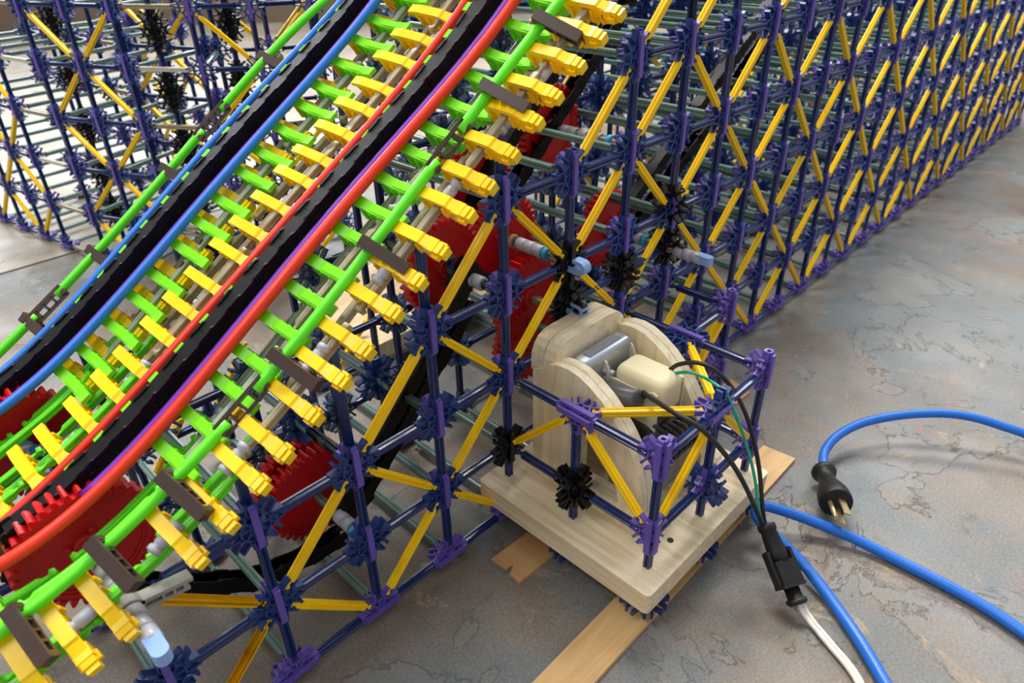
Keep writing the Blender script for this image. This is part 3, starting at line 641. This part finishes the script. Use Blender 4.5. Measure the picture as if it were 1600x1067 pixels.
def gear(x, y, z, label, ya, yb, spacers=(), collars=(), tabs=(), tans=(), lever=None, wheel_y=None, ang=0):
    t = thing('gear', (x, y, z), label, 'gear', 'red toothed gears')
    M = basis((1, 0, 0), (0, 0, -1), (0, 1, 0), (x, y, z)) @ Matrix.Rotation(ang, 4, 'Z')
    gw = put('gear_wheel', GW, t, M); put('hub', HB, gw, M)
    b = MB(); b.sweep([(0, 0, ya-y), (0, 0, (ya+yb)/2-y), (0, 0, yb-y)], RS, (0, 1, 0), sm=False); put('axle', b.mesh('axle', 'tan'), t, basis((1, 0, 0), (0, 0, -1), (0, 1, 0), (x, y, z)), 'taupe axle rod')
    B = lambda yy: basis((1, 0, 0), (0, 0, -1), (0, 1, 0), (x, yy, z))
    for s in spacers: put('spacer', SP, t, B(s), 'pale grey spacer sleeve')
    for s in collars: put('collar', CR, t, B(s), 'cyan collar')
    for s in tans: put('collar', CT, t, B(s), 'tan collar')
    for s in tabs:
        q = MB(); n = 8; poly = [(-.06, .10), (-.06, -.06)]+[(.06*math.cos(PI+PI*k/n), -.06+.06*math.sin(PI+PI*k/n)) for k in range(1, n)]+[(.06, -.06), (.06, .10)]
        q.prism(poly, -.055, .055); put('end_clip', q.mesh('end_clip', 'clip'), t, basis((1, 0, 0), (0, 1, 0), (0, 0, 1), (x, s, z+.01)), 'light blue end clip')
    if lever:
        yy, x1, z1 = lever; q = MB(); d = Vector((x1-x, 0, z1-z)); L = d.length; d.normalize(); Yv = Vector((0, 1, 0)); Nn = d.cross(Yv)
        q.box((L*.5, 0, .03), (L, .11, .035)); q.box((L*.5, 0, -.05), (L*.9, .09, .03)); q.ring(.05, .095, -.055, .055, 16, Matrix.Rotation(PI/2, 4, 'X'))
        for k in range(3): q.box((L*(.5+.18*k), 0, -.01), (.02, .10, .08))
        put('lever_clip', q.mesh('lever_clip', 'greyclip'), t, basis(d, -Yv if False else Nn.cross(d), Nn, (x, yy, z)), 'grey lever clip')
gear(-1.05, .665, 2.13, 'large red gear with pale grey spacer axle under the red rails, lower left', -.72, 1.1, [.52, .39, .22, .09, -.04, -.30, -.43, -.56], [-.13], [-.70], (), (-.20, -.62, 2.06))
gear(-1.05, 2.45, 2.13, 'red gear at the left edge below the blue rails', 1.55, 2.9, [2.25, 2.0, 1.87], [2.31], [1.72, 1.58], (), (2.12, -.45, 2.2))
gear(1, 1.0, 1, 'lone red gear standing low behind the navy top rods, right of the near green rail', .1, 1.95, [.45, .32, 1.55, 1.68], [.20, 1.78])
gear(1, 1.24, 1.02, 'second red wheel tight behind the lone low gear', 1.15, 1.95, [], [])
gear(3, .95, 3, 'big red gear left of the tallest near navy post, behind the yellow brace', .1, 1.9, [.5, .37, 1.3], [1.42])
gear(4, 1.05, 3, 'big red gear with tan hub ring right of the tallest near navy post', .05, 2, [.70, .57, .44], [.32], (), [.85])
gear(4.14, 1.6, 3.45, 'red gear peeping above the cluster, left of the tallest near navy post', .9, 2.2, [1.3], [1.1])
gear(4, .62, 2.35, 'red gear seen edge-on behind the yellow brace above the motor mount', .0, 1.2, [.2], [])
gear(4, .62, 1.75, 'lowest red gear seen edge-on, just above the back of the motor mount', .1, 1.2, [.3], [])
gear(6, 1.0, 2.5, 'red gear inside the frame on the axle with the light blue tip', -.62, 1.9, [.72, .59, .45, -.2, -.33, -.46], [.33], [-.56])
gear(5.45, 1.6, 3.9, 'topmost red gear half hidden right beside the outer yellow ties', .4, 2.4, [1.3, 1.17, 1.0, .8], [.6])

# ================================================================ timber on the floor
def boxobj(name, x0, x1, y0, y1, z0, z1, mats, label, cat, rough_end=False, group=None):
    b = MB(); r_ = .05; n = 5; poly = []
    for cx, cy, a0 in ((x1-r_, y1-r_, 0), (x0+r_, y1-r_, 90), (x0+r_, y0+r_, 180), (x1-r_, y0+r_, 270)):
        for k in range(n): a = math.radians(a0+90*k/(n-1)); poly.append((cx+r_*math.cos(a), cy+r_*math.sin(a)))
    b.prism(poly, z0, z1, None, 0, 1); o = put(name, b.mesh(name, mats), None); return tag(o, label, cat, group)
b = MB(); b.prism([(1.0, -1.76), (1.0, -2.2), (6.32, -2.14), (6.28, -1.70)], -.1, -.045); o = put('wooden_strip', b.mesh('wooden_strip', 'plank')); tag(o, 'long pale wooden strip on the floor sticking out beyond the motor base board', 'wood strip')
b = MB(); b.prism([(2.30, -.38), (2.32, -.60), (2.42, -.62), (2.30, -.68), (2.29, -.84), (7.3, -.95), (7.42, -.56)], -.1, -.055); o = put('brown_strip', b.mesh('brown_strip', 'card')); tag(o, 'flat brown board strip with a split end poking out left of the motor base board', 'wood strip')

# ---- motor mount
mount = thing('motor_mount', (3.9, -1, -.04), 'birch plywood motor mount with two curved cheeks on a thick square base', 'motor mount')
def rounded(x0, x1, y0, y1, r_, n=5):
    poly = []
    for cx, cy, a0 in ((x1-r_, y1-r_, 0), (x0+r_, y1-r_, 90), (x0+r_, y0+r_, 180), (x1-r_, y0+r_, 270)):
        for k in range(n): a = math.radians(a0+90*k/(n-1)); poly.append((cx+r_*math.cos(a), cy+r_*math.sin(a)))
    return poly
b = MB(); b.prism(rounded(2.68, 5.17, -2.24, .2, .06), .28, .55, None, 0, 1); put('base_board', b.mesh('base_board', ['ply', 'edgeZ']), mount, None, 'square plywood base board')
RX = Matrix(((0, 0, 1, 0), (1, 0, 0, 0), (0, 1, 0, 0), (0, 0, 0, 1)))   # (a,b,c) -> (x=c, y=a, z=b)
outer = [(-.16, .55), (-.16, 2.02), (-.30, 2.10), (-.40, 2.19), (-.52, 2.235), (-.66, 2.25), (-.80, 2.23), (-.96, 2.16), (-1.12, 2.06), (-1.28, 1.92), (-1.42, 1.76), (-1.54, 1.58), (-1.63, 1.38), (-1.69, 1.16), (-1.72, .92), (-1.73, .55)]
hole = [(-.80, 1.62), (-1.02, 1.56), (-1.18, 1.42), (-1.30, 1.24), (-1.38, 1.02), (-1.41, .84), (-.80, .84)]
def cheek(xa, xb):
    """outline with an arched window: built as a ring of quads around the hole"""
    b = MB(); import bisect
    n = 64
    def resample(P, c):
        out = []
        for k in range(n):
            a = 2*PI*k/n; d = Vector((math.cos(a), math.sin(a))); best = None
            for i in range(len(P)):
                p, q = Vector(P[i]), Vector(P[(i+1) % len(P)]); e = q-p; den = d.x*e.y-d.y*e.x
                if abs(den) < 1e-9: continue
                w = p-c; t = (w.x*e.y-w.y*e.x)/den; s_ = (w.x*d.y-w.y*d.x)/den
                if t > 0 and -1e-6 <= s_ <= 1+1e-6 and (best is None or t > best): best = t
            out.append(c+d*best)
        return out
    c = Vector((-1.02, 1.15)); O_, I_ = resample(outer, c), resample(hole, c)
    # snap nearest ray to true corners so that they stay crisp
    for src, dst in ((outer, O_), (hole, I_)):
        for p in src:
            k = min(range(n), key=lambda i: (dst[i]-Vector(p)).length); dst[k] = Vector(p)
    V = []
    for x in (xa, xb):
        V += [(x, p.x, p.y) for p in O_]+[(x, p.x, p.y) for p in I_]
    F, mi = [], []
    for i in range(n):
        j = (i+1) % n
        F += [(i, n+i, n+j, j), (2*n+i, 2*n+j, 3*n+j, 3*n+i), (i, j, 2*n+j, 2*n+i), (n+i, 3*n+i, 3*n+j, n+j)]; mi += [0, 0, 1, 1]
    b.v = [tuple(v) for v in V]; b.f = F; b.mi = mi; b.sm = [False]*len(F); return b
for xa, xb in ((3.25, 3.345), (3.355, 3.46), (4.40, 4.50), (4.51, 4.62)): put('cheek_board', cheek(xa, xb).mesh('cheek_board', ['plyX', 'edgeX']), mount, None, 'curved plywood cheek layer with arched window')
# cross block between the cheeks, rounded top corners, two layers
for ya, yb, dz in ((-.09, -.255, 0), (-.265, -.43, 0)):
    arch = [(3.30, 1.98), (3.30, 2.10), (3.31, 2.20), (3.35, 2.29), (3.41, 2.36), (3.50, 2.40), (3.62, 2.41), (4.22, 2.41), (4.34, 2.40), (4.43, 2.36), (4.50, 2.29), (4.54, 2.20), (4.55, 2.10), (4.55, 1.98)]
    b = MB(); b.prism(arch, ya, yb, Matrix(((1, 0, 0, 0), (0, 0, 1, 0), (0, 1, 0, 0), (0, 0, 0, 1))), 0, 1); put('cross_block', b.mesh('cross_block', ['ply', 'edgeY']), mount, None, 'rounded plywood back block layer')
b = MB(); b.box((3.93, -.2, 1.28), (.94, .2, 1.42)); put('back_board', b.mesh('back_board', ['plyX']), mount)
b = MB(); b.box((4.75, -1.2, .585), (.5, 1.0, .07)); put('packing_board', b.mesh('packing_board', ['ply']), mount, None, 'thin plywood piece on the base')
for x, y, r_ in ((4.30, -1.80, .12), (3.62, -1.76, .10), (4.86, -1.4, .07)):
    b = MB(); b.lathe([(r_, .0), (r_, .02), (r_*.45, .022), (r_*.45, .06), (r_*.2, .07)], 18); put('bolt_washer', b.mesh('bolt_washer', 'steel'), mount, basis((1, 0, 0), (0, 1, 0), (0, 0, 1), (x, y, .55)), 'steel washer and bolt')
for x, y in ((3.05, -1.98),):
    b = MB(); b.cyl(.035, .55, .556, 12); put('screw_hole', b.mesh('screw_hole', 'rubber'), mount, basis((1, 0, 0), (0, 1, 0), (0, 0, 1), (x+.4, y, 0)))
# ---- gear motor
motor = thing('gear_motor', (3.95, -1, .55), 'electric gear motor with cream plastic cover and grey metal gearbox inside the plywood mount', 'motor')
def rbox(name, mat, c, d, r_, parent, label=None, axis='Z', seg=3, M=None, mats=None):
    """box with rounded edges via bevel on a bmesh"""
    import bmesh
    bm = bmesh.new(); bmesh.ops.create_cube(bm, size=1); bmesh.ops.scale(bm, vec=Vector(d), verts=bm.verts)
    bmesh.ops.bevel(bm, geom=list(bm.edges), offset=r_, segments=seg, profile=.5, affect='EDGES')
    bmesh.ops.scale(bm, vec=Vector((S, S, S)), verts=bm.verts); me = bpy.data.meshes.new(name); bm.to_mesh(me); bm.free(); me.materials.append(MT[mat])
    for p in me.polygons: p.use_smooth = True
    A = Matrix.Translation(Vector(c)) if M is None else M
    return put(name, me, parent, A, label)
gb = rbox('gearbox', 'steel', (3.90, -.60, 1.72), (.84, .24, .98), .07, motor, 'grey metal gearbox')
b = MB(); b.box((0, 0, 0), (.55, .10, .008)); q_ = put('rating_label', b.mesh('rating_label', 'label'), gb, basis((1, 0, 0), (0, 1, 0), (0, 0, 1), (3.90, -.60, 2.214)), 'grey smudged label on gearbox')
b = MB(); Ry = Matrix.Rotation(PI/2, 4, 'X'); b.cyl(.06, 0, .10, 20, Ry); b.cyl(.035, .10, .18, 16, Ry); put('shaft_boss', b.mesh('shaft_boss', 'steel'), motor, basis((1, 0, 0), (0, 1, 0), (0, 0, 1), (3.83, -.66, 1.98)), 'steel boss')
cov = rbox('motor_cover', 'cream', (4.04, -1.14, 1.88), (.44, .66, .46), .12, motor, 'cream plastic motor cover', seg=5)
fl = [(0, -.62), (0, .20), (.02, .27), (.05, .29), (.09, .27), (.15, .12), (.62, .12), (.70, .17), (.76, .15), (.78, .08), (.78, -.62)]
for xx in (3.80, 4.28):
    b = MB(); b.prism(fl, -.014, .014); b.cyl(.014, -.018, .018, 8, Matrix.Translation((.05, .24, 0))); put('flange', b.mesh('flange', 'milky'), motor, basis((0, -1, 0), (0, 0, 1), (-1, 0, 0), (xx, -.66, 1.84)), 'milky plastic side plate with eared corners')
b = MB(); b.lathe([(.10, -.31), (.125, -.29), (.125, .29), (.10, .31), (.04, .315)], 24); put('capacitor', b.mesh('capacitor', 'cap'), motor, basis((1, 0, 0), (0, .24, .97), (0, -.97, .24), (3.66, -.98, 1.86)), 'dark grey cylindrical can')
b = MB(); b.lathe([(.10, -.25), (.30, -.24), (.33, -.1), (.33, .12), (.28, .26), (.12, .30)], 28); put('motor_body', b.mesh('motor_body', 'tape'), motor, basis((1, 0, 0), (0, 0, 1), (0, -1, 0), (4.02, -1.22, 1.34)), 'black taped motor body')
for k in range(6):
    a = .5*k-.3; pts = [(3.78+.16*k*.6, -1.42-.05*math.sin(k*2), 1.62-.02*k), (3.84+.09*k, -1.62, 1.5), (3.80+.10*k, -1.66, 1.25), (3.9+.05*k, -1.52, 1.0)]
    b = MB(); b.sweep(catmull(pts, 4), circ(.022, 8), (1, 0, 0)); put('lead', b.mesh('lead', 'tape'), motor, None, 'black taped lead')
rbox('motor_foot', 'steel', (3.95, -1.25, .75), (.7, .5, .42), .04, motor, 'dark metal motor foot')
def wire(name, pts, r_, mat, parent, label=None, n=6, c=10):
    b = MB(); b.sweep(catmull(pts, n), circ(r_, c), (.3, .8, .1)); return put(name, b.mesh(name, mat), parent, None, label)
wire('wire', [(4.17, -1.25, 2.02), (4.17, -1.32, 2.1), (4.18, -1.41, 2.2), (4.2, -1.61, 2.3), (4.26, -1.8, 2.25), (4.38, -1.99, 2.0), (4.47, -2.18, 1.6), (4.47, -2.36, 1.15), (4.38, -2.52, .75), (4.385, -2.585, .52)], .024, 'wire', motor, 'black wire from the far cover corner')
wire('wire', [(4.14, -1.30, 2.0), (4.14, -1.36, 2.07), (4.18, -1.52, 2.15), (4.2, -1.7, 2.16), (4.13, -1.98, 2.15), (4.2, -2.1, 1.9), (4.33, -2.22, 1.5), (4.38, -2.36, 1.1), (4.33, -2.52, .7), (4.36, -2.60, .52)], .017, 'gwire', motor, 'green wire')
wire('wire', [(3.75, -1.30, 1.95), (3.68, -1.32, 2.06), (3.60, -1.42, 2.11), (3.42, -1.80, 2.22), (3.46, -2.12, 2.15), (3.67, -2.32, 1.8), (3.9, -2.43, 1.4), (4.14, -2.54, .9), (4.33, -2.60, .52)], .026, 'wire', motor, 'black wire over the cage corner')

# ---- cable connector and cords
pa, pb = Vector((4.37, -2.60, .54)), Vector((4.04, -3.22, .07)); zc = (pb-pa).normalized(); xc = Vector((0, 0, 1)).cross(zc).normalized(); yc = zc.cross(xc); MC = basis(xc, yc, zc, pa)
con = thing('cable_connector', (4.37, -2.60, .54), 'black plastic plug-in cable connector joining motor wires to the white cord', 'connector')
b = MB(); b.lathe([(.08, 0), (.10, .01), (.10, .07), (.085, .08), (.105, .30), (.105, .42)], 20); put('rear_shell', b.mesh('rear_shell', 'rubber'), con, MC)
b = MB(); b.prism(rounded(-.115, .115, -.10, .10, .04), .40, .66); b.prism(rounded(-.14, .14, -.12, .12, .04), .645, .68)
for q in (-1, 1): b.box((q*.135, 0, .47), (.035, .11, .36)); b.box((q*.12, 0, .30), (.03, .09, .04))
put('middle_shell', b.mesh('middle_shell', 'rubber'), con, MC)
b = MB(); b.lathe([(.08, .68), (.085, .80), (.11, .80), (.11, .84), (.09, .86)], 20); put('front_boot', b.mesh('front_boot', 'rubber'), con, MC)
WCP = [(4.07, -3.18, .11), (4.03, -3.30, .0), (3.98, -3.45, -.05), (3.88, -3.67, -.06), (3.78, -3.88, -.06), (3.66, -4.04, -.06), (3.45, -4.2, -.06), (3.1, -4.4, -.06)]
b = MB(); b.sweep(catmull(WCP, 6), circ(.026, 10), (.3, .8, .1)); b.sweep(catmull([(x+.036, y-.018, z+.008) for x, y, z in WCP], 6), circ(.026, 10), (.3, .8, .1)); o = put('white_cord', b.mesh('white_cord', 'wcord')); tag(o, 'thin white twin cord leaving the black cable connector towards the bottom edge', 'cord')
ca = thing('power_cord', (6.2, -2.5, 0), 'blue power cord ending in a black three-prong plug', 'cord')
wire('cable', [(6.12, -2.575, .10), (6.2, -2.54, .12), (6.48, -2.43, .15), (6.86, -2.44, .2), (7.3, -2.6, .25), (7.74, -2.93, .3), (8.06, -3.31, .35), (8.26, -3.65, .35), (8.4, -4.01, .3), (8.49, -4.31, .25), (8.56, -4.84, .1), (8.6, -5.6, 0)], .060, 'cord', ca, 'blue cable', c=14)
qa, qb = Vector((6.16, -2.56, .10)), Vector((5.55, -2.97, .22)); zq = (qb-qa).normalized(); xq = Vector((0, 0, 1)).cross(zq).normalized(); yq = zq.cross(xq); MQ = basis(xq, yq, zq, qa) @ Matrix.Rotation(math.radians(-105), 4, 'Z')
b = MB(); b.lathe([(.08, -.02), (.14, 0), (.155, .04), (.14, .08), (.10, .12), (.10, .22), (.13, .34), (.18, .50), (.195, .60), (.195, .68), (.185, .71)], 22); plg = put('plug_body', b.mesh('plug_body', 'rubber'), ca, MQ, 'black rubber plug')
for dx, dy in ((-.07, .03), (.07, .03)):
    b = MB(); b.box((dx, dy, .85), (.02, .08, .30)); put('prong', b.mesh('prong', 'brass'), plg, MQ, 'flat brass prong')
b = MB(); b.cyl(.028, .70, 1.04, 12, Matrix.Translation((0, -.085, 0))); put('prong', b.mesh('prong', 'brass'), plg, MQ, 'round ground prong')
o = wire('extension_cord', [(5.2, -5.5, -.02), (5.33, -5.1, -.02), (5.42, -4.7, -.02), (5.45, -4.27, -.02), (5.44, -3.74, -.02), (5.38, -3.25, .02), (5.19, -2.77, .12), (4.98, -2.42, .22), (4.86, -2.32, .26), (4.74, -2.34, .26), (4.67, -2.46, .22), (4.66, -2.67, .14), (4.58, -3.07, .04), (4.34, -3.54, -.02), (4.07, -3.92, -.02), (3.82, -4.22, -.02), (3.5, -4.6, -.02), (3.2, -5.0, -.02)], .064, 'cord', None, c=14)
tag(o, 'thick blue extension cord making a sharp bend beside the corner of the motor base board', 'cord')

# ---- second timber base inside the frame
o = boxobj('base_board', 3.62, 6.15, 3.6, 6.1, .22, .50, ['ply_dull', 'edgeZ'], 'square plywood base board lying inside the frame beneath the track', 'board')
o = boxobj('support_block', 3.8, 5.9, 3.9, 4.3, -.1, .22, ['ply', 'edgeZ'], 'wood block beneath the plywood board inside the frame', 'wood block')
